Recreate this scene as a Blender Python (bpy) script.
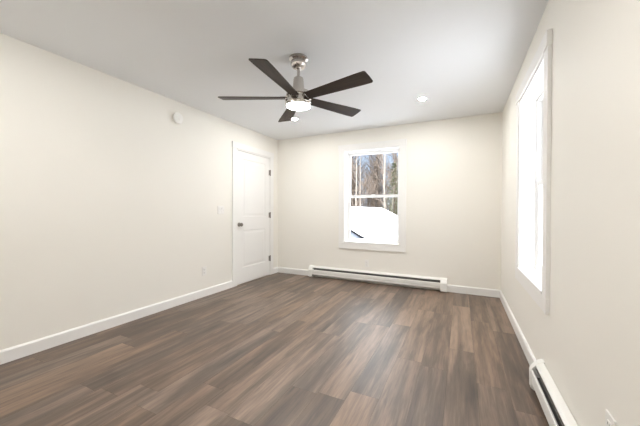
import bpy, bmesh, math, random
from mathutils import Vector, Matrix

for o in list(bpy.data.objects):
    bpy.data.objects.remove(o, do_unlink=True)
SC = bpy.context.scene
COL = SC.collection
PI = math.pi

# ------------------------------------------------------------------ camera
ROT = ((0.89887718, -0.43816192, -0.00582679),
       (0.4381911, 0.89886592, 0.00534858),
       (0.00289396, -0.00736096, 0.99996872))      # columns: right, forward, up
EYE = Vector((0, 0, 1.137))
FPX = 289.24
cam = bpy.data.cameras.new('camera')
cam.sensor_width = 36
cam.lens = 36 * FPX / 640
cam.clip_start = 0.02
cam.clip_end = 400
co = bpy.data.objects.new('camera', cam)
co.matrix_world = Matrix(((ROT[0][0], ROT[0][2], -ROT[0][1], EYE.x),
                          (ROT[1][0], ROT[1][2], -ROT[1][1], EYE.y),
                          (ROT[2][0], ROT[2][2], -ROT[2][1], EYE.z),
                          (0, 0, 0, 1)))
COL.objects.link(co)
SC.camera = co

# ------------------------------------------------------------------ world, sun, exposure
SKY_STRENGTH = 1.0
SUN_STRENGTH = 4.5
LAMP = 275.0          # recessed light lens
FAN_LAMP = 28.0       # ceiling fan light lens
EXPOSURE = 1.84
world = bpy.data.worlds.new('sky')
SC.world = world
world.use_nodes = True
nt = world.node_tree
nt.nodes.clear()
wo = nt.nodes.new('ShaderNodeOutputWorld')
bg = nt.nodes.new('ShaderNodeBackground')
tc = nt.nodes.new('ShaderNodeTexCoord')
sx = nt.nodes.new('ShaderNodeSeparateXYZ')
rp = nt.nodes.new('ShaderNodeValToRGB')
nt.links.new(tc.outputs['Generated'], sx.inputs[0])
nt.links.new(sx.outputs['Z'], rp.inputs[0])
nt.links.new(rp.outputs[0], bg.inputs[0])
nt.links.new(bg.outputs[0], wo.inputs[0])
cr = rp.color_ramp
cr.elements[0].position = 0.0
cr.elements[0].color = (0.21, 0.24, 0.28, 1)
cr.elements[1].position = 1.0
cr.elements[1].color = (1.55, 1.59, 1.65, 1)
e = cr.elements.new(0.19)           # pale blue low sky
e.color = (0.19, 0.245, 0.325, 1)
e = cr.elements.new(0.32)           # brighter band added above the window's view to light the room
e.color = (1.55, 1.59, 1.65, 1)
bg.inputs[1].default_value = SKY_STRENGTH

sun = bpy.data.lights.new('sun', 'SUN')
sun.energy = SUN_STRENGTH
sun.angle = math.radians(1.5)
sun.color = (1.0, 0.97, 0.94)
so = bpy.data.objects.new('sun', sun)
so.rotation_euler = Vector((0.22, 0.78, -0.60)).to_track_quat('-Z', 'Y').to_euler()
so.location = (-20, -20, 25)
COL.objects.link(so)

vs = SC.view_settings
SC.display_settings.display_device = 'sRGB'
vs.view_transform = 'Standard'
vs.look = 'None'
vs.exposure = EXPOSURE
vs.gamma = 1
vs.use_curve_mapping = False
SC.cycles.use_denoising = True
SC.cycles.max_bounces = 14
SC.cycles.diffuse_bounces = 8
SC.cycles.transparent_max_bounces = 16
SC.cycles.sample_clamp_indirect = 12.0
SC.cycles.caustics_reflective = False
SC.cycles.caustics_refractive = False

# ------------------------------------------------------------------ room dimensions (metres)
XL, XR, YB, YF, H = -3.051, 0.479, 4.468, -0.25, 2.44
WT = 0.17


# ------------------------------------------------------------------ materials
def principled(name, col, rough=0.5, metal=0.0, spec=0.5, bump=None, var=None):
    m = bpy.data.materials.new(name)
    m.use_nodes = True
    n = m.node_tree.nodes
    l = m.node_tree.links
    p = n['Principled BSDF']
    p.inputs['Base Color'].default_value = (*col, 1)
    p.inputs['Roughness'].default_value = rough
    p.inputs['Metallic'].default_value = metal
    p.inputs['Specular IOR Level'].default_value = spec
    t = n.new('ShaderNodeTexCoord')
    if bump:
        nz = n.new('ShaderNodeTexNoise')
        nz.inputs['Scale'].default_value = bump[0]
        nz.inputs['Detail'].default_value = 4
        l.new(t.outputs['Object'], nz.inputs['Vector'])
        b = n.new('ShaderNodeBump')
        b.inputs['Strength'].default_value = bump[1]
        b.inputs['Distance'].default_value = 0.002
        l.new(nz.outputs['Fac'], b.inputs['Height'])
        l.new(b.outputs[0], p.inputs['Normal'])
    if var:     # (mapping scale xyz, noise scale, second colour)
        mp = n.new('ShaderNodeMapping')
        mp.inputs['Scale'].default_value = var[0]
        l.new(t.outputs['Object'], mp.inputs['Vector'])
        nz = n.new('ShaderNodeTexNoise')
        nz.inputs['Scale'].default_value = var[1]
        nz.inputs['Detail'].default_value = 6
        l.new(mp.outputs[0], nz.inputs['Vector'])
        cr = n.new('ShaderNodeValToRGB')
        cr.color_ramp.elements[0].position = 0.35
        cr.color_ramp.elements[1].position = 0.65
        cr.color_ramp.elements[0].color = (*col, 1)
        cr.color_ramp.elements[1].color = (*var[2], 1)
        l.new(nz.outputs['Fac'], cr.inputs[0])
        l.new(cr.outputs[0], p.inputs['Base Color'])
    return m


def emitter(name, col, strength):
    m = bpy.data.materials.new(name)
    m.use_nodes = True
    p = m.node_tree.nodes['Principled BSDF']
    p.inputs['Base Color'].default_value = (0.9, 0.9, 0.88, 1)
    p.inputs['Emission Color'].default_value = (*col, 1)
    p.inputs['Emission Strength'].default_value = strength
    return m


def glass_material():
    m = bpy.data.materials.new('window_glass')
    m.use_nodes = True
    n = m.node_tree.nodes
    l = m.node_tree.links
    n.clear()
    out = n.new('ShaderNodeOutputMaterial')
    mix = n.new('ShaderNodeMixShader')
    tr = n.new('ShaderNodeBsdfTransparent')
    tr.inputs[0].default_value = (0.96, 0.97, 0.97, 1)
    gl = n.new('ShaderNodeBsdfGlossy')
    gl.inputs['Roughness'].default_value = 0.02
    fr = n.new('ShaderNodeFresnel')
    fr.inputs[0].default_value = 1.45
    mu = n.new('ShaderNodeMath')
    mu.operation = 'MULTIPLY'
    mu.inputs[1].default_value = 0.2
    l.new(fr.outputs[0], mu.inputs[0])
    l.new(mu.outputs[0], mix.inputs[0])
    l.new(tr.outputs[0], mix.inputs[1])
    l.new(gl.outputs[0], mix.inputs[2])
    l.new(mix.outputs[0], out.inputs[0])
    return m


def floor_material():
    m = bpy.data.materials.new('vinyl_plank')
    m.use_nodes = True
    n = m.node_tree.nodes
    l = m.node_tree.links
    p = n['Principled BSDF']
    t = n.new('ShaderNodeTexCoord')
    at = n.new('ShaderNodeAttribute')
    at.attribute_name = 'tone'
    sd = n.new('ShaderNodeAttribute')
    sd.attribute_name = 'seed'
    sep = n.new('ShaderNodeSeparateXYZ')
    l.new(t.outputs['Object'], sep.inputs[0])

    def math_(op, a, b=None, clamp=False):
        k = n.new('ShaderNodeMath')
        k.operation = op
        k.use_clamp = clamp
        for i, q in enumerate((a, b)):
            if q is None:
                continue
            if isinstance(q, (int, float)):
                k.inputs[i].default_value = q
            else:
                l.new(q, k.inputs[i])
        return k.outputs[0]

    def noise(sx_, sy_, off, detail, rough, dist=0.0):
        c = n.new('ShaderNodeCombineXYZ')
        l.new(math_('MULTIPLY', sep.outputs[0], sx_), c.inputs[0])
        l.new(math_('MULTIPLY', sep.outputs[1], sy_), c.inputs[1])
        l.new(math_('MULTIPLY', sd.outputs['Fac'], off), c.inputs[2])
        z = n.new('ShaderNodeTexNoise')
        z.inputs['Scale'].default_value = 1
        z.inputs['Detail'].default_value = detail
        z.inputs['Roughness'].default_value = rough
        z.inputs['Distortion'].default_value = dist
        l.new(c.outputs[0], z.inputs['Vector'])
        return z.outputs['Fac']
    streak = noise(10.0, 0.85, 31.0, 2.0, 0.5, 0.7)      # broad darker heartwood bands
    grain = noise(70, 3.0, 57.0, 5, 0.65, 0.6)        # fine grain
    pore = noise(190, 9.0, 91.0, 3, 0.6)
    blot = noise(20, 3.0, 13.0, 2, 0.55, 0.8)      # short dark flecks
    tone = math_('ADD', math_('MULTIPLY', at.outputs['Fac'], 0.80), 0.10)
    v = math_('ADD', tone, math_('MULTIPLY', math_('SUBTRACT', streak, 0.5), 1.2))
    v = math_('ADD', v, math_('MULTIPLY', math_('SUBTRACT', grain, 0.5), 0.75))
    v = math_('ADD', v, math_('MULTIPLY', math_('SUBTRACT', pore, 0.5), 0.30))
    v = math_('ADD', v, math_('MULTIPLY', math_('SUBTRACT', blot, 0.5), 0.55), True)
    cr = n.new('ShaderNodeValToRGB')
    els = cr.color_ramp.elements
    els[0].position = 0.0
    els[0].color = (0.033, 0.020, 0.0130, 1)
    els[1].position = 1.0
    els[1].color = (0.30, 0.197, 0.133, 1)
    q = els.new(0.45)
    q.color = (0.112, 0.072, 0.048, 1)
    l.new(v, cr.inputs[0])
    # a slow drift between warmer and greyer boards
    hs = n.new('ShaderNodeHueSaturation')
    l.new(cr.outputs[0], hs.inputs['Color'])
    l.new(math_('ADD', math_('MULTIPLY', sd.outputs['Fac'], 0.20), 0.80), hs.inputs['Saturation'])
    l.new(hs.outputs[0], p.inputs['Base Color'])
    l.new(math_('ADD', math_('MULTIPLY', grain, 0.12), 0.36), p.inputs['Roughness'])
    p.inputs['Specular IOR Level'].default_value = 0.8
    b = n.new('ShaderNodeBump')
    b.inputs['Strength'].default_value = 0.12
    b.inputs['Distance'].default_value = 0.001
    l.new(grain, b.inputs['Height'])
    l.new(b.outputs[0], p.inputs['Normal'])
    return m


M = dict(
    wall=principled('cream_wall_paint', (0.86, 0.842, 0.79), 0.55, spec=0.3, bump=(260, 0.08)),
    ceiling=principled('flat_ceiling_paint', (0.81, 0.825, 0.845), 0.8, spec=0.2, bump=(200, 0.06)),
    trim=principled('white_trim_paint', (0.86, 0.855, 0.84), 0.35, spec=0.45),
    door=principled('white_door_paint', (0.86, 0.855, 0.84), 0.38, spec=0.45),
    vinyl=principled('white_vinyl', (0.88, 0.88, 0.88), 0.32),
    plastic=principled('white_plastic', (0.85, 0.84, 0.815), 0.35),
    slot=principled('dark_slot', (0.03, 0.03, 0.03), 0.6),
    heater=principled('white_enamelled_steel', (0.83, 0.825, 0.80), 0.32),
    fin=principled('aluminium_fins', (0.20, 0.20, 0.195), 0.5, 0.6),
    damper=principled('grey_damper_steel', (0.27, 0.265, 0.25), 0.5),
    cavity=principled('dark_heater_inside', (0.02, 0.02, 0.02), 0.8),
    nickel=principled('brushed_nickel', (0.60, 0.565, 0.53), 0.24, 1.0, bump=(400, 0.03)),
    darkmetal=principled('satin_dark_nickel', (0.23, 0.21, 0.19), 0.35, 1.0),
    blade=principled('dark_walnut_blade', (0.036, 0.025, 0.019), 0.5, spec=0.25,
                     var=((3, 40, 40), 1.0, (0.055, 0.039, 0.030))),
    glass=glass_material(),
    snow=principled('fresh_snow', (0.90, 0.915, 0.94), 0.7, spec=0.2, bump=(3, 0.3)),
    fascia=principled('dark_roof_edge', (0.008, 0.0085, 0.0105), 0.9, spec=0.0),
    siding=principled('pale_blue_siding', (0.135, 0.148, 0.172), 0.9, spec=0.0),
    bark=principled('grey_brown_bark', (0.0377, 0.0261, 0.0174), 0.9, var=((1, 1, 0.3), 6, (0.0754, 0.0551, 0.0391))),
    twig=principled('brown_twigs', (0.0522, 0.0355, 0.0239), 0.9),
    birch=principled('white_birch_bark', (0.2465, 0.2117, 0.1827), 0.8, var=((0.6, 0.6, 3), 5, (0.1450, 0.1247, 0.1073))),
    birch_twig=principled('pinkish_birch_twigs', (0.1232, 0.0972, 0.0798), 0.9),
    needle=principled('pine_needles', (0.0348, 0.0435, 0.0159), 0.8, var=((1, 1, 1), 2, (0.0928, 0.0986, 0.0406))),
    brown_needle=principled('brown_needles', (0.0348, 0.0268, 0.0203), 0.85, var=((1, 1, 1), 2, (0.0653, 0.0508, 0.0377))),
    floor=floor_material(),
    gap=principled('plank_gap', (0.035, 0.026, 0.02), 0.8),
    lens=emitter('recessed_lens', (1.0, 0.975, 0.94), LAMP),
    fanlens=emitter('fan_lens', (1.0, 0.975, 0.94), FAN_LAMP),
    led=emitter('green_led', (0.2, 1.0, 0.3), 0.3),
)


# ------------------------------------------------------------------ mesh helpers
class MB:
    def __init__(self):
        self.bm = bmesh.new()

    def box(self, a, b):
        x0, x1 = sorted((a[0], b[0]))
        y0, y1 = sorted((a[1], b[1]))
        z0, z1 = sorted((a[2], b[2]))
        v = [self.bm.verts.new(p) for p in ((x0, y0, z0), (x1, y0, z0), (x1, y1, z0), (x0, y1, z0),
                                            (x0, y0, z1), (x1, y0, z1), (x1, y1, z1), (x0, y1, z1))]
        for f in ((3, 2, 1, 0), (4, 5, 6, 7), (0, 1, 5, 4), (1, 2, 6, 5), (2, 3, 7, 6), (3, 0, 4, 7)):
            self.bm.faces.new([v[i] for i in f])
        return self

    def prism(self, pts, fn, t0, t1):
        """extrude a 2-D outline; fn(u, v, t) gives the 3-D point"""
        A = [self.bm.verts.new(fn(u, v, t0)) for u, v in pts]
        B = [self.bm.verts.new(fn(u, v, t1)) for u, v in pts]
        k = len(pts)
        self.bm.faces.new(A)
        self.bm.faces.new(B[::-1])
        for i in range(k):
            self.bm.faces.new((A[i], B[i], B[(i + 1) % k], A[(i + 1) % k]))
        return self

    def lathe(self, prof, n=32, o=(0, 0, 0), axis='z'):
        rings = []
        for r, z in prof:
            ring = []
            for i in range(n):
                a = 2 * PI * i / n
                p = (r * math.cos(a), r * math.sin(a), z)
                if axis == 'x':
                    p = (p[2], p[0], p[1])
                elif axis == 'y':
                    p = (p[0], p[2], p[1])
                ring.append(self.bm.verts.new((p[0] + o[0], p[1] + o[1], p[2] + o[2])))
            rings.append(ring)
        for A, B in zip(rings, rings[1:]):
            for i in range(n):
                self.bm.faces.new((A[i], A[(i + 1) % n], B[(i + 1) % n], B[i]))
        self.bm.faces.new(rings[0][::-1])
        self.bm.faces.new(rings[-1])
        return self

    def tube(self, pts, rad, n=5):
        rings = []
        for i, p in enumerate(pts):
            d = (pts[min(i + 1, len(pts) - 1)] - pts[max(i - 1, 0)]).normalized()
            u = d.cross(Vector((0.31, 0.77, 0.55))).normalized()
            w = d.cross(u)
            rings.append([self.bm.verts.new(p + (u * math.cos(2 * PI * j / n) + w * math.sin(2 * PI * j / n)) * rad[i])
                          for j in range(n)])
        for A, B in zip(rings, rings[1:]):
            for j in range(n):
                self.bm.faces.new((A[j], A[(j + 1) % n], B[(j + 1) % n], B[j]))
        self.bm.faces.new(rings[0][::-1])
        self.bm.faces.new(rings[-1])
        return self

    def build(self, name, mat, parent=None, smooth=False, bevel=0.0, fix=True):
        if fix:
            bmesh.ops.recalc_face_normals(self.bm, faces=self.bm.faces)
        me = bpy.data.meshes.new(name)
        self.bm.to_mesh(me)
        self.bm.free()
        for q in (mat if isinstance(mat, (list, tuple)) else [mat]):
            me.materials.append(q)
        if smooth:
            for p in me.polygons:
                p.use_smooth = True
            try:
                me.set_sharp_from_angle(angle=math.radians(35))
            except Exception:
                pass
        o = bpy.data.objects.new(name, me)
        COL.objects.link(o)
        if parent is not None:
            o.parent = parent
        if bevel:
            md = o.modifiers.new('bevel', 'BEVEL')
            md.width = bevel
            md.segments = 2
            md.limit_method = 'ANGLE'
            md.angle_limit = math.radians(40)
        return o


def tag(o, label, cat, group=None, kind=None):
    o['label'] = label
    o['category'] = cat
    if group:
        o['group'] = group
    if kind:
        o['kind'] = kind
    return o


def empty(name, loc, rz=0.0):
    o = bpy.data.objects.new(name, None)
    o.empty_display_size = 0.1
    o.location = loc
    o.rotation_euler = (0, 0, rz)
    COL.objects.link(o)
    return o


def copy_tree(o, parent=None):
    c = o.copy()
    COL.objects.link(c)
    if parent is not None:
        c.parent = parent
    for ch in list(o.children):
        copy_tree(ch, c)
    return c


# ------------------------------------------------------------------ setting: floor
def build_floor():
    rnd = random.Random(11)
    bm = bmesh.new()
    tone = bm.faces.layers.float.new('tone')
    seed = bm.faces.layers.float.new('seed')
    PW, PL = 0.18, 1.22
    x0, x1, y0, y1 = XL, XR, YF, YB

    def quad(xa, xb, ya, yb, z, tn, sd, mi):
        v = [bm.verts.new(p) for p in ((xa, ya, z), (xb, ya, z), (xb, yb, z), (xa, yb, z))]
        f = bm.faces.new(v)
        f[tone] = tn
        f[seed] = sd
        f.material_index = mi
    # slab under the boards
    v = [(x0 - .1, y0 - .1), (x1 + .1, y0 - .1), (x1 + .1, y1 + .1), (x0 - .1, y1 + .1)]
    top = [bm.verts.new((*p, -0.0015)) for p in v]
    bot = [bm.verts.new((*p, -0.15)) for p in v]
    bm.faces.new(top).material_index = 1
    bm.faces.new(bot[::-1]).material_index = 1
    for i in range(4):
        bm.faces.new((bot[i], bot[(i + 1) % 4], top[(i + 1) % 4], top[i])).material_index = 1
    # boards measured in the photo: (column x, start y, end y, tone before the window-light lift)
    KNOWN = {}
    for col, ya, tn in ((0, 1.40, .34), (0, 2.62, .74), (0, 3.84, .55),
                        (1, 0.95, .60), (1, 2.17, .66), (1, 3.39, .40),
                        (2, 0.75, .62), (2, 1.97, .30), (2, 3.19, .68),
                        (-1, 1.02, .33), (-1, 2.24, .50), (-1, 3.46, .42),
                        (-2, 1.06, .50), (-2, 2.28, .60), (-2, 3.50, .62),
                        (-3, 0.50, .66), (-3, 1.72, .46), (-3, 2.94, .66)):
        KNOWN.setdefault(col, []).append((ya, tn + .07))  # these boards' colour is lightened to stand in for window light
    g = 0.00035
    for c in range(-18, 4):
        xa, xb = -0.08 + c * PW, -0.08 + (c + 1) * PW
        ca, cb = max(xa + g, x0), min(xb - g, x1)
        if cb <= ca:
            continue
        if c in KNOWN:
            base = KNOWN[c][0][0]
        else:
            base = -0.3 + rnd.random() * PL
        start = base - PL * math.ceil((base - y0) / PL)
        last = 0.5
        while start < y1:
            tn = None
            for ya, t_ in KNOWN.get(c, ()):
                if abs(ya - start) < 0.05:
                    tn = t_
            if tn is None:
                tn = min(.78, max(.26, rnd.gauss(0.46, 0.09)))
                if abs(tn - last) < .06:
                    tn = min(.8, tn + .12)
            last = tn
            ya, yb = max(start + g, y0), min(start + PL - g, y1)
            if yb > ya:
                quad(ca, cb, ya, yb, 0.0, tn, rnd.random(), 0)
            start += PL
    me = bpy.data.meshes.new('floor')
    bm.to_mesh(me)
    bm.free()
    me.materials.append(M['floor'])
    me.materials.append(M['gap'])
    o = bpy.data.objects.new('floor', me)
    COL.objects.link(o)
    tag(o, 'brown wood-look vinyl plank floor running towards the far wall', 'floor', kind='structure')


build_floor()

# ceiling and walls
o = MB().box((XL - WT, YF - WT, H), (XR + WT, YB + WT, H + .15)).build('ceiling', M['ceiling'])
tag(o, 'flat white ceiling above the empty room', 'ceiling', kind='structure')

# window openings
WX0, WX1, WZ0, WZ1 = -1.735, -0.83, 0.62, 2.125       # back wall
RY0, RY1 = 2.236, 3.135                               # right wall
DY0, DY1, DZ = 3.372, 4.222, 2.07                     # door in the left wall

m = MB()
m.box((XL - WT, YB, -.15), (WX0, YB + WT, H)).box((WX1, YB, -.15), (XR + WT, YB + WT, H))
m.box((WX0, YB, -.15), (WX1, YB + WT, WZ0)).box((WX0, YB, WZ1), (WX1, YB + WT, H))
tag(m.build('wall_back', M['wall']), 'cream far wall holding the window with the snowy view', 'wall', kind='structure')
m = MB()
m.box((XR, YF - WT, -.15), (XR + WT, RY0, H)).box((XR, RY1, -.15), (XR + WT, YB, H))
m.box((XR, RY0, -.15), (XR + WT, RY1, WZ0)).box((XR, RY0, WZ1), (XR + WT, RY1, H))
tag(m.build('wall_right', M['wall']), 'cream right wall with a window seen edge-on', 'wall', kind='structure')
m = MB()
m.box((XL - WT, YF - WT, -.15), (XL, DY0, H)).box((XL - WT, DY1, -.15), (XL, YB, H))
m.box((XL - WT, DY0, DZ), (XL, DY1, H)).box((XL - WT, DY0, -.15), (XL, DY1, -0.001))
m.box((XL - WT - .02, DY0 - .1, -.15), (XL - WT, DY1 + .1, DZ + .1))
tag(m.build('wall_left', M['wall']), 'long cream left wall with the white door at its far end', 'wall', kind='structure')
m = MB().box((XL, YF - WT, -.15), (XR, YF, H))
tag(m.build('wall_front', M['wall']), 'cream wall behind the viewer', 'wall', kind='structure')

# baseboards
BH, BT = 0.10, 0.0165
HX0, HX1 = -2.365, -0.172      # back heater
HY1 = 2.29                     # right heater's far end
BPROF = ((0, 0), (BT, 0), (BT, BH - .012), (BT - .006, BH - .002), (BT - .010, BH), (0, BH))
CAS = 0.092
m = MB().prism(BPROF, lambda u, v, t: (XL + u, t, v), YF + BT, DY0 - CAS)
m.prism(BPROF, lambda u, v, t: (XL + u, t, v), DY1 + CAS, YB)
tag(m.build('baseboard_left', M['trim']), 'white baseboard along the left wall', 'baseboard', kind='structure')
m = MB().prism(BPROF, lambda u, v, t: (t, YB - u, v), XL + BT, HX0)
m.prism(BPROF, lambda u, v, t: (t, YB - u, v), HX1, XR - BT)
tag(m.build('baseboard_back', M['trim']), 'white baseboard at the far wall either side of the heater', 'baseboard', kind='structure')
m = MB().prism(BPROF, lambda u, v, t: (XR - u, t, v), HY1, YB)
tag(m.build('baseboard_right', M['trim']), 'white baseboard along the right wall beneath the window', 'baseboard', kind='structure')
m = MB().prism(BPROF, lambda u, v, t: (t, YF + u, v), XL, XR)
tag(m.build('baseboard_front', M['trim']), 'white baseboard along the wall behind the viewer', 'baseboard', kind='structure')


# ------------------------------------------------------------------ windows (local x along the wall, y outwards, z up)
def window(name, loc, rz, W, label):
    Z0, Z1 = WZ0, WZ1
    r = empty(name, loc, rz)
    tag(r, label, 'window', kind='structure')
    c = 0.09
    m = MB()
    m.box((-c, -.021, Z0 - .006), (0, 0, Z1)).box((W, -.021, Z0 - .006), (W + c, 0, Z1))
    m.build('casing', M['trim'], r, bevel=.002)
    MB().box((-c - .007, -.028, Z1), (W + c + .007, 0, Z1 + .092)).build('head_casing', M['trim'], r, bevel=.002)
    MB().box((-c, -.021, Z0 - .1), (W + c, 0, Z0 - .0065)).build('apron', M['trim'], r, bevel=.002)
    # jamb lining of the reveal
    j = .014
    D = .125
    m = MB()
    m.box((0, -.012, Z0), (j, D, Z1)).box((W - j, -.012, Z0), (W, D, Z1))
    m.box((j, -.012, Z1 - j), (W - j, D, Z1))
    m.build('jamb', M['trim'], r, bevel=.0015)
    MB().box((j, -.023, Z0 - .004), (W - j, D, Z0 + j)).build('sill', M['trim'], r, bevel=.002)
    # vinyl frame
    f = .030
    y0, y1 = D - .012, D + .055
    m = MB()
    m.box((0, y0, Z0), (f, y1, Z1)).box((W - f, y0, Z0), (W, y1, Z1))
    m.box((f, y0, Z1 - f), (W - f, y1, Z1)).box((f, y0, Z0), (W - f, y1, Z0 + f + .006))
    m.build('window_frame', M['vinyl'], r, bevel=.002)
    zm = (Z0 + Z1) / 2 + .005

    def sash(nm, ya, yb, za, zb, bottom, top):
        s = .036
        xa, xb = f - .004, W - f + .004
        q = MB()
        q.box((xa, ya, za), (xa + s, yb, zb)).box((xb - s, ya, za), (xb, yb, zb))
        q.box((xa + s, ya, za), (xb - s, yb, za + bottom)).box((xa + s, ya, zb - top), (xb - s, yb, zb))
        so_ = q.build(nm, M['vinyl'], r, bevel=.002)
        MB().box((xa + s - .004, (ya + yb) / 2 - .003, za + bottom - .004),
                 (xb - s + .004, (ya + yb) / 2 + .003, zb - top + .004)).build('pane', M['glass'], so_)
        return so_
    sash('upper_sash', D + .025, D + .050, zm - .018, Z1 - f + .004, .034, .034)
    lo = sash('lower_sash', D - .004, D + .022, Z0 + f, zm + .020, .032, .036)
    MB().box((W / 2 - .028, D - .012, zm + .019), (W / 2 + .028, D + .02, zm + .030)).build('sash_lock', M['vinyl'], lo, bevel=.003)
    return r


window('window_1', (WX0, YB, 0), 0, WX1 - WX0, 'white double-hung window in the far wall looking onto snow and trees')
window('window_2', (XR, RY1, 0), -PI / 2, RY1 - RY0, 'white double-hung window in the right wall seen edge-on')


# ------------------------------------------------------------------ door (left wall)
def door():
    r = empty('door_1', (XL, DY0, 0))
    tag(r, 'closed white two-panel door near the far corner of the left wall', 'door', kind='structure')
    W = DY1 - DY0
    # side casings and head casing: x into the room
    MB().box((0, -CAS, 0), (.018, -.004, DZ + .004)).box((0, W + .004, 0), (.018, W + CAS, DZ + .004)).build('casing', M['trim'], r, bevel=.002)
    MB().box((0, -CAS - .006, DZ + .004), (.023, W + CAS + .006, DZ + .096)).build('head_casing', M['trim'], r, bevel=.002)
    m = MB()
    m.box((-.12, -.006, 0), (.012, .012, DZ)).box((-.12, W - .012, 0), (.012, W + .006, DZ))
    m.box((-.12, .012, DZ - .012), (.012, W - .012, DZ + .006))
    m.build('jamb', M['trim'], r)
    # slab with two recessed and raised panels
    ya, yb, za, zb = .016, W - .016, .012, DZ - .019
    bm = MB()
    xf, xb_ = .008, -.030
    P = ((.135, W - .135, .250, .835), (.135, W - .135, 1.040, 1.945))
    ys = [ya, P[0][0], P[0][1], yb]
    zs = [za, P[0][2], P[0][3], P[1][2], P[1][3], zb]
    for i in range(3):
        for k in range(5):
            if i == 1 and k in (1, 3):
                continue
            bm.box((xb_, ys[i], zs[k]), (xf, ys[i + 1], zs[k + 1]))
    bmesh.ops.remove_doubles(bm.bm, verts=bm.bm.verts, dist=1e-5)
    slab = bm.build('door_slab', M['door'], r)
    for (a0, a1, b0, b1) in P:
        q = MB().bm
        rings = []
        for ins, x in ((0, xf), (.004, xf - .001), (.010, xf - .006), (.016, xf - .007), (.030, xf - .006), (.055, xf - .002), (.062, xf - .0015)):
            rings.append([q.verts.new((x, y, z)) for y, z in ((a0 + ins, b0 + ins), (a1 - ins, b0 + ins), (a1 - ins, b1 - ins), (a0 + ins, b1 - ins))])
        for A, B in zip(rings, rings[1:]):
            for i in range(4):
                q.faces.new((A[i], A[(i + 1) % 4], B[(i + 1) % 4], B[i]))
        q.faces.new(rings[-1])
        back = [q.verts.new((xb_, y, z)) for y, z in ((a0, b0), (a1, b0), (a1, b1), (a0, b1))]
        q.faces.new(back[::-1])
        for i in range(4):
            q.faces.new((rings[0][i], back[i], back[(i + 1) % 4], rings[0][(i + 1) % 4]))
        k = MB()
        k.bm.free()
        k.bm = q
        k.build('door_panel', M['door'], slab)
    # knob
    kb = MB().lathe(((.0, .0), (.031, 0), (.031, .004), (.027, .008), (.013, .011), (.011, .026), (.016, .031), (.026, .040),
                     (.0285, .050), (.026, .059), (.017, .065), (.0, .066)), 24, (xf, .052, .924), 'x')
    kb.build('door_knob', M['darkmetal'], slab, smooth=True)
    MB().box((xf - .02, ya - .0015, .89), (xf - .004, ya + .0005, .96)).build('latch_plate', M['darkmetal'], slab)
    for z in (.297, 1.061, 1.805):
        h = MB().lathe(((.004, -.052), (.008, -.048), (.008, .048), (.004, .052)), 12, (.020, W - .008, z))
        h.box((.008, W - .040, z - .045), (.0105, W - .010, z + .045))
        h.build('hinge', M['darkmetal'], r, smooth=True)


door()


# ------------------------------------------------------------------ ceiling fan
def fan():
    fx, fy = -1.2535, 2.1441
    r = empty('ceiling_fan', (fx, fy, H))
    tag(r, 'five-blade ceiling fan, dark wood blades, brushed nickel body, lit lamp', 'ceiling fan')
    z = lambda a: a - H
    MB().lathe(((.0, z(H)), (.078, z(H)), (.080, z(2.435)), (.080, z(2.424)), (.074, z(2.420)), (.062, z(2.412)),
                (.064, z(2.400)), (.068, z(2.392)), (.066, z(2.374)), (.056, z(2.362)), (.030, z(2.356)), (.0, z(2.356))), 40).build('canopy', M['nickel'], r, smooth=True)
    MB().lathe(((.0, z(2.368)), (.022, z(2.368)), (.026, z(2.350)), (.022, z(2.343)), (.0125, z(2.338)), (.0125, z(2.255)), (.0, z(2.255))), 20).build('downrod', M['nickel'], r, smooth=True)
    MB().lathe(((.0, z(2.275)), (.030, z(2.275)), (.040, z(2.268)), (.043, z(2.250)), (.046, z(2.215)), (.052, z(2.165)),
                (.056, z(2.150)), (.085, z(2.149)), (.100, z(2.146)), (.103, z(2.140)), (.103, z(2.118)), (.088, z(2.115)),
                (.088, z(2.080)), (.106, z(2.078)), (.110, z(2.072)), (.110, z(2.054)), (.107, z(2.050)), (.0, z(2.050))), 48).build('motor_housing', M['nickel'], r, smooth=True)
    lk = MB().lathe(((.0, z(2.052)), (.105, z(2.052)), (.1055, z(2.034)), (.1035, z(2.030)), (.100, z(2.030)), (.0, z(2.030))), 48).build('light_ring', M['nickel'], r, smooth=True)
    MB().lathe(((.0, z(2.032)), (.0995, z(2.032)), (.0985, z(2.027)), (.088, z(2.023)), (.055, z(2.0205)), (.0, z(2.0195))), 48).build('lamp_lens', M['fanlens'], lk, smooth=True)
    ph0, tau, R = 6.0948, -0.2067, 0.67
    # blade outline: (radius, half width)
    first = None
    for k in range(5):
        if first is None:
            up, dn = [], []
            N = 14
            for i in range(N + 1):
                t = i / N
                rad = .092 + (R - .092 - .012) * t
                w = .046 + .024 * min(1, t * 1.15)
                up.append((rad, w))
            out = [(a, b) for a, b in up]
            out += [(R - .004, .066), (R + .001, .058), (R + .002, .0), (R - .001, -.058), (R - .005, -.066)]
            out += [(a, -b) for a, b in reversed(up)]
            m = MB().prism(out, lambda u, v, t: (u, v, t), -.0035, .0035)
            # pitch about the blade's long axis
            bmesh.ops.rotate(m.bm, cent=(0, 0, 0), matrix=Matrix.Rotation(tau, 3, 'X'), verts=m.bm.verts)
            b = m.build('blade', M['blade'], r, bevel=.0015)
            b.location = (0, 0, z(2.099))
            b.rotation_euler = (0, 0, ph0)
            q = MB()
            q.box((.086, -.040, -.015), (.108, -.026, .020)).box((.086, .026, -.020), (.108, .040, .015)).box((.088, -.038, .004), (.150, .038, .0075))
            bmesh.ops.rotate(q.bm, cent=(0, 0, 0), matrix=Matrix.Rotation(tau, 3, 'X'), verts=q.bm.verts)
            q.build('blade_bracket', M['nickel'], b, bevel=.002)
            first = b
        else:
            c = copy_tree(first, r)
            c.rotation_euler = (0, 0, ph0 + 2 * PI / 5 * k)


fan()


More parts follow.
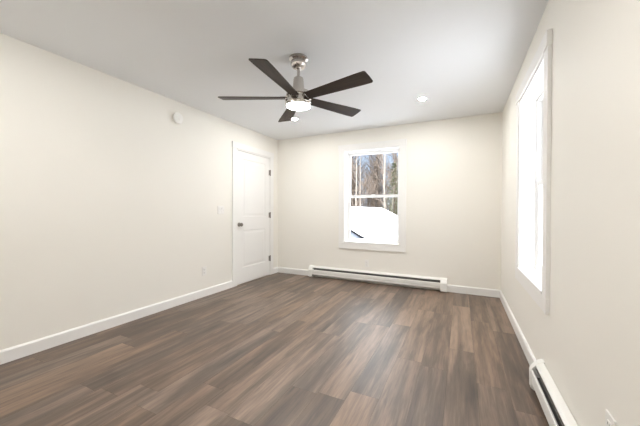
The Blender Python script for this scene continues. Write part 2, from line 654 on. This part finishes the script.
# ------------------------------------------------------------------ recessed lights
def recessed():
    r = empty('recessed_light', (-0.411, 3.541, H))
    tag(r, 'lit round recessed ceiling light between the fan and the right window', 'ceiling light', 'recessed ceiling lights')
    MB().lathe(((.037, -.001), (.038, -.003), (.044, -.0035), (.053, -.0025), (.055, -.001), (.055, 0), (.037, 0)), 36).build('trim_ring', M['plastic'], r, smooth=True)
    MB().lathe(((.0, -.0005), (.037, -.0005), (.0365, -.0032), (.0, -.0036)), 36).build('lens', M['lens'], r, smooth=True)
    return r


rl = recessed()
for (x, y), lab in (((-2.132, 3.538), 'lit round recessed ceiling light half hidden behind the lowest fan blade'),
                    ((-0.411, 0.60), 'recessed ceiling light overhead near the right wall, out of the frame'),
                    ((-1.95, 0.60), 'recessed ceiling light near the left wall, out of the frame')):
    c = copy_tree(rl)
    c.location = (x, y, H)
    c['label'] = lab


# ------------------------------------------------------------------ baseboard heaters (local: x along, y out of the wall, z up)
def heater(name, loc, rz, L, label, caps):
    r = empty('baseboard_heater', loc, rz)
    tag(r, label, 'heater', 'electric baseboard heaters')
    D = .070
    # back plate with sloping hood
    MB().prism(((0, .012), (.004, .012), (.004, .178), (.030, .172), (.044, .163), (.045, .157), (.048, .158), (.047, .166),
                (.034, .177), (.009, .188), (.0075, .188), (.004, .172), (0, .172)), lambda u, v, t: (t, u, v), .0, L).build('back_plate', M['heater'], r)
    # front panel
    MB().prism(((D - .012, .124), (D - .005, .130), (D, .127), (D + .002, .119), (D + .002, .085), (D - .001, .080), (D - .001, .048), (D - .010, .036),
                (D - .012, .039), (D - .004, .050), (D - .004, .116), (D - .010, .123)),
               lambda u, v, t: (t, u, v), .04, L - .04).build('front_panel', M['heater'], r)
    # tilting damper blade inside the outlet slot
    MB().prism(((.036, .134), (.052, .146), (.051, .148), (.035, .136)), lambda u, v, t: (t, u, v), .045, L - .045).build('damper', M['damper'], r)
    # heating element: pipe and fins
    MB().tube([Vector((.07, .033, .085)), Vector((L - .07, .033, .085))], [.011, .011], 12).build('element_pipe', M['fin'], r)
    m = MB()
    n = int((L - .24) / .016)
    for i in range(n):
        x = .12 + (L - .24) * i / (n - 1)
        m.box((x - .0008, .008, .055), (x + .0008, .056, .120))
    m.build('fins', M['fin'], r)
    MB().box((.01, .004, .03), (L - .01, .006, .165)).build('inner_liner', M['cavity'], r)
    prof = ((0, 0), (D - .012, 0), (D + .003, .014), (D + .004, .120), (D - .004, .140), (.036, .178), (.008, .191), (0, .191))
    for (x0, x1) in caps:
        MB().prism(prof, lambda u, v, t: (t, u, v), x0, x1).build('end_cap', M['heater'], r, bevel=.002)
    return r


HL = HX1 - HX0
heater('a', (HX1, YB, 0), PI, HL, 'long white baseboard heater on the far wall below the window', ((0, .085), (HL - .07, HL)))
HR = HY1 - (-0.05)
heater('b', (XR, -0.05, 0), PI / 2, HR, 'white baseboard heater on the right wall in the near corner', ((0, .085), (HR - .050, HR)))


# ------------------------------------------------------------------ outlets, switch, detector
def outlet(loc, rz, label):
    r = empty('wall_outlet', loc, rz)
    tag(r, label, 'outlet', 'wall outlets')
    MB().box((-.035, -.0065, -.057), (.035, 0, .057)).build('cover_plate', M['plastic'], r, bevel=.003)
    for z in (-.020, .020):
        q = MB()
        q.prism([(.0165 * math.cos(a), max(-.0135, min(.0135, .0175 * math.sin(a)))) for a in [2 * PI * i / 24 for i in range(24)]],
                lambda u, v, t: (u, t, v + z), -.009, -.004)
        f = q.build('receptacle', M['plastic'], r)
        s = MB()
        s.box((-.0075, -.0094, z - .002), (-.0055, -.0085, z + .007)).box((.0055, -.0094, z - .002), (.0075, -.0085, z + .006))
        s.box((-.002, -.0094, z - .010), (.002, -.0085, z - .006))
        s.build('slots', M['slot'], f)
    MB().lathe(((0, -.0085), (.0025, -.0083), (.003, -.006), (0, -.006)), 10, (0, 0, 0), 'y').build('screw', M['plastic'], r)
    return r


outlet((XL, 2.763, .337), PI / 2, 'white wall outlet low on the left wall before the door')
outlet((-1.345, YB, .300), 0, 'white wall outlet on the far wall between the window and heater')
outlet((XR, 1.354, .368), -PI / 2, 'white wall outlet on the right wall above the near heater')

r = empty('light_switch', (XL, 3.058, 1.145), PI / 2)
tag(r, 'white double light switch plate on the left wall beside the door', 'light switch')
MB().box((-.058, -.0065, -.057), (.058, 0, .057)).build('cover_plate', M['plastic'], r, bevel=.003)
for x in (-.023, .023):
    MB().prism(((-.006, -.033), (-.0085, -.033), (-.0075, 0), (-.011, .033), (-.006, .033)),
               lambda u, v, t: (t, u, v), x - .0165, x + .0165).build('rocker', M['plastic'], r, bevel=.0008)

r = empty('smoke_detector', (XL, 2.352, 2.232))
tag(r, 'round white smoke detector high on the left wall', 'smoke detector')
MB().lathe(((0, 0), (.060, 0), (.060, .016), (.0, .016)), 36, axis='x').build('base_plate', M['plastic'], r, smooth=True)
MB().lathe(((0, .014), (.064, .015), (.066, .026), (.061, .038), (.052, .043), (.030, .046), (0, .046)), 36, axis='x').build('cover', M['plastic'], r, smooth=True)
MB().lathe(((0, .045), (.014, .045), (.014, .0485), (.012, .0495), (0, .0495)), 20, (0, .008, -.012), 'x').build('test_button', M['plastic'], r, smooth=True)
MB().lathe(((0, .040), (.003, .040), (.003, .0465), (0, .047)), 10, (0, -.020, .022), 'x').build('indicator', M['led'], r)

# ------------------------------------------------------------------ outside
GZ = -2.9
FWD = Vector((ROT[0][1], ROT[1][1], 0)).normalized()
RGT = Vector((ROT[0][0], ROT[1][0], 0)).normalized()


def out(depth, lat, z):
    """a place outside by its distance from the house along the view axis and its offset to the right"""
    p = FWD * depth + RGT * lat
    return Vector((p.x, p.y, z))


bm = MB()
rnd = random.Random(3)
N = 40
vv = [[bm.bm.verts.new((-90 + 180 * i / N, -60 + 180 * j / N, GZ + rnd.uniform(-.12, .12))) for j in range(N + 1)] for i in range(N + 1)]
for i in range(N):
    for j in range(N):
        bm.bm.faces.new((vv[i][j], vv[i + 1][j], vv[i + 1][j + 1], vv[i][j + 1]))
o = bm.build('ground', M['snow'], smooth=True)
tag(o, 'snow-covered ground outside', 'ground', kind='structure')


def snowy_house():
    r = empty('house', out(20, 4, GZ))
    tag(r, 'neighbouring building with a thick white snow-covered roof outside the window', 'building')
    base = r.location.copy()
    L = lambda p: p - base
    EZ = 0.05
    ridge_n, ridge_f = out(20, 4.25, 1.36), out(46, 4.25, 1.86)
    el_f, el_n = out(48, 1.95, EZ), out(9.4, 1.93, EZ)
    mid = out(9.4, 4.45, EZ)
    er_n, er_f = out(19.5, 5.6, EZ), out(48, 5.6, EZ)
    end_f = out(48, 4.25, 1.80)

    def shell(name, mat, dz0, dz1, par):
        # dz0 bottom offset, dz1 top offset
        k = MB()
        P = [el_n, mid, er_n, er_f, end_f, el_f, ridge_n, ridge_f]
        T = [k.bm.verts.new(L(p) + Vector((0, 0, dz1))) for p in P]
        B = [k.bm.verts.new(L(p) + Vector((0, 0, dz0))) for p in P]
        faces = [(0, 6, 7, 5), (0, 1, 6), (1, 2, 6), (2, 3, 7, 6), (3, 4, 7), (4, 5, 7)]
        for f in faces:
            k.bm.faces.new([T[i] for i in f])
            k.bm.faces.new([B[i] for i in reversed(f)])
        ring = [0, 1, 2, 3, 4, 5]
        for i in range(6):
            a, b = ring[i], ring[(i + 1) % 6]
            k.bm.faces.new((T[a], T[b], B[b], B[a]))
        return k.build(name, mat, par)
    rf = shell('roof', M['fascia'], -.20, -.06, r)
    shell('snow_cover', M['snow'], -.06, 0, rf)
    # walls
    pts = [out(9.7, 2.2, 0), out(9.7, 4.3, 0), out(19.6, 5.35, 0), out(47.7, 5.35, 0), out(47.7, 2.2, 0)]
    k = MB().prism([(p.x - base.x, p.y - base.y) for p in pts], lambda u, v, t: (u, v, t), 0, EZ - GZ - .10)
    k.build('wall', M['siding'], r)


snowy_house()


# ---- trees
def limb(mb, p, d, length, r0, r1, segs, n, wob, rnd, lift=0.0):
    pts, rad = [p.copy()], [r0]
    for i in range(segs):
        d = (d + Vector((rnd.uniform(-wob, wob), rnd.uniform(-wob, wob), rnd.uniform(-wob, wob) + lift))).normalized()
        p = p + d * (length / segs)
        pts.append(p.copy())
        rad.append(r0 + (r1 - r0) * (i + 1) / segs)
    mb.tube(pts, rad, n)
    return pts, rad


def bare_tree(seed, height, r0, mats, nb, lean=0.03, spread=1.0, low=.22):
    rnd = random.Random(seed)
    root = empty('bare_tree', (0, 0, GZ))
    t = MB()
    b = MB()
    pts, rad = limb(t, Vector((0, 0, -.3)), Vector((lean, 0, 1)).normalized(), height, r0, .025, 14, 7, .05, rnd, .02)
    for i in range(nb):
        f = low + (.97 - low) * (i + rnd.random()) / nb
        k = f * 14
        a = int(k)
        p = pts[a].lerp(pts[min(a + 1, 14)], k - a)
        az = rnd.uniform(0, 2 * PI)
        el = rnd.uniform(.5, 1.1)
        d = Vector((math.cos(az) * math.cos(el), math.sin(az) * math.cos(el), math.sin(el)))
        ln = spread * height * (.10 + .17 * (1 - f)) * rnd.uniform(.7, 1.25)
        bp, br = limb(b, p, d, ln, max(.02, r0 * .34 * (1 - f * .75)), .014, 5, 4, .16, rnd, .07)
        for s in range(7):
            q = bp[1 + s % 5] if s < 5 else bp[rnd.randint(2, 5)]
            dd = (d + Vector((rnd.uniform(-.9, .9), rnd.uniform(-.9, .9), rnd.uniform(-.3, .8)))).normalized()
            sp, _ = limb(b, q, dd, ln * rnd.uniform(.3, .6), .017, .010, 3, 3, .2, rnd, .05)
            for w in range(2):
                dq = (dd + Vector((rnd.uniform(-.9, .9), rnd.uniform(-.9, .9), rnd.uniform(-.4, .7)))).normalized()
                limb(b, sp[1 + w], dq, ln * rnd.uniform(.15, .35), .011, .007, 1, 3, .1, rnd)
    t.build('trunk', mats[0], root, smooth=True, fix=False)
    b.build('branches', mats[1], root, fix=False)
    return root


def conifer(seed, height, mat, width, snowy=False):
    rnd = random.Random(seed)
    root = empty('pine_tree', (0, 0, GZ))
    t = MB()
    limb(t, Vector((0, 0, -.3)), Vector((0, 0, 1)), height, .22, .02, 8, 7, .02, rnd)
    t.build('trunk', M['bark'], root, smooth=True, fix=False)
    f_ = MB()
    s_ = MB()
    nb = 95
    for i in range(nb):
        f = .22 + .77 * i / nb
        z = height * f - .3
        az = i * 2.4 + rnd.uniform(-.4, .4)
        ln = width * (1.03 - f) ** .8 * rnd.uniform(.7, 1.1) + .2
        d = Vector((math.cos(az), math.sin(az), .12))
        side = Vector((-d.y, d.x, 0))
        tip = Vector((0, 0, z)) + d * ln + Vector((0, 0, -.10 * ln))
        f_.tube([Vector((0, 0, z)), tip], [.03, .01], 3)
        for j in range(26):
            u = rnd.uniform(.18, 1.0)
            c = Vector((0, 0, z)).lerp(tip, u) + side * rnd.uniform(-.30, .30) * ln * (1.1 - u) + Vector((0, 0, rnd.uniform(-.16, .12)))
            a = rnd.uniform(0, 2 * PI)
            e1 = Vector((math.cos(a), math.sin(a), rnd.uniform(-.6, .3))) * rnd.uniform(.12, .26)
            e2 = Vector((-math.sin(a), math.cos(a), rnd.uniform(-.5, .5))) * rnd.uniform(.03, .07)
            vs_ = [f_.bm.verts.new(c + q) for q in (-e1, e2, e1, -e2)]
            f_.bm.faces.new(vs_)
        if snowy and rnd.random() < .45:
            u = rnd.uniform(.45, .9)
            c = Vector((0, 0, z + .10)).lerp(tip + Vector((0, 0, .10)), u)
            bmesh.ops.create_icosphere(s_.bm, subdivisions=1, radius=1.0,
                                       matrix=Matrix.Translation(c) @ Matrix.Rotation(az, 4, 'Z') @ Matrix.Diagonal((.085 * ln, .04 * ln + .02, .025, 1)))
    f_.build('needles', mat, root, fix=False)
    if snowy:
        s_.build('snow_clumps', M['snow'], root)
    else:
        s_.bm.free()
    return root


MB_BARK = (M['bark'], M['twig'])
protos = [bare_tree(1, 17, .16, MB_BARK, 34, .02), bare_tree(2, 15, .13, MB_BARK, 30, -.04, 1.15, .12),
          bare_tree(5, 13, .10, MB_BARK, 30, .05, 1.2, .08), bare_tree(9, 18, .20, MB_BARK, 36, .0)]
GT = 'bare trees of the woods'
LT = 'bare grey-brown tree in the woods behind the snowy roof'
rnd = random.Random(21)
used = set()


def stand(root, k, depth, lat, rz, sc, label, cat, group, name=None):
    o = root if k not in used else copy_tree(root)
    used.add(k)
    o.location = out(depth, lat, GZ)
    o.rotation_euler = (0, 0, rz)
    o.scale = (sc, sc, sc)
    tag(o, label, cat, group)
    if name:
        o.name = name
    return o


spots = []
tries = 0
while len(spots) < 104 and tries < 9000:
    tries += 1
    dpt = rnd.uniform(50, 76)
    u = rnd.uniform(325, 425) if len(spots) < 46 else rnd.choice((rnd.uniform(215, 325), rnd.uniform(425, 600)))
    lat = (u - 320) / FPX * dpt
    if 361 < u < 371 and rnd.random() < .75:
        continue                       # the gap where the sky shows
    if all((dpt - a) ** 2 + (lat - b) ** 2 > 1.0 for a, b in spots):
        spots.append((dpt, lat))
for i, (dpt, lat) in enumerate(spots):
    k = rnd.randrange(4)
    stand(protos[k], k, dpt, lat, rnd.uniform(0, 6.28), rnd.uniform(.8, 1.15), LT, 'tree', GT)

# white birches: forked one in the middle of the view, slimmer ones to the left
bt = bare_tree(31, 15, .15, (M['birch'], M['birch_twig']), 15, -.10, 1.1, .3)
bt.name = 'birch_tree'
stand(bt, 'b', 36, (388 - 320) / FPX * 36, .9, 1.0, 'upright pale birch at the centre of the window view', 'tree', 'birch trees')
bl = bare_tree(33, 13, .12, (M['birch'], M['birch_twig']), 12, -.22, 1.0, .35)
bl.name = 'birch_tree'
stand(bl, 'bl', 36.8, (392 - 320) / FPX * 36.8, .45, 1.0, 'slender pale birch leaning left across the upright central birch', 'tree', 'birch trees')
for u, dpt, rz, lab in ((359, 39, 1.0, 'leftmost pale birch in the window view'),
                        (363.5, 40, .9, 'pale birch second from the left in the window view'),
                        (389, 38, 2.0, 'pale birch leaning right beside the green pine')):
    stand(bt, 'b', dpt, (u - 320) / FPX * dpt, rz, .9, lab, 'tree', 'birch trees')

cg = conifer(41, 14, M['needle'], 2.6, True)
stand(cg, 'c', 34, (394 - 320) / FPX * 34, 0.3, .72, 'green snow-dusted pine at the right edge of the window view', 'tree', 'pine trees')
cb = conifer(43, 17, M['brown_needle'], 1.7)
stand(cb, 'd', 46, (378.5 - 320) / FPX * 46, 0, 1.0, 'tall dull-brown conifer rising at the centre of the window view', 'tree', 'pine trees')
stand(cb, 'd', 44, (354 - 320) / FPX * 44, 1.2, 1.0, 'tall dull-brown conifer at the left edge of the window view', 'tree', 'pine trees')

# undergrowth of the woods
rnd = random.Random(77)
k = MB()
for i in range(8000):
    dpt = rnd.uniform(52, 78)
    lat = (rnd.uniform(190, 640) - 320) / FPX * dpt
    p = out(dpt, lat, GZ)
    d = Vector((rnd.uniform(-.35, .35), rnd.uniform(-.35, .35), 1)).normalized()
    hh = rnd.uniform(2.0, 6.5)
    k.tube([p, p + d * hh * .5, p + (d + Vector((rnd.uniform(-.2, .2), rnd.uniform(-.2, .2), 0))) * hh], [.035, .025, .012], 3)
o = k.build('brush', M['twig'], fix=False)
tag(o, 'thicket of thin brown saplings filling the woods behind the snowy roof', 'brush', kind='stuff')
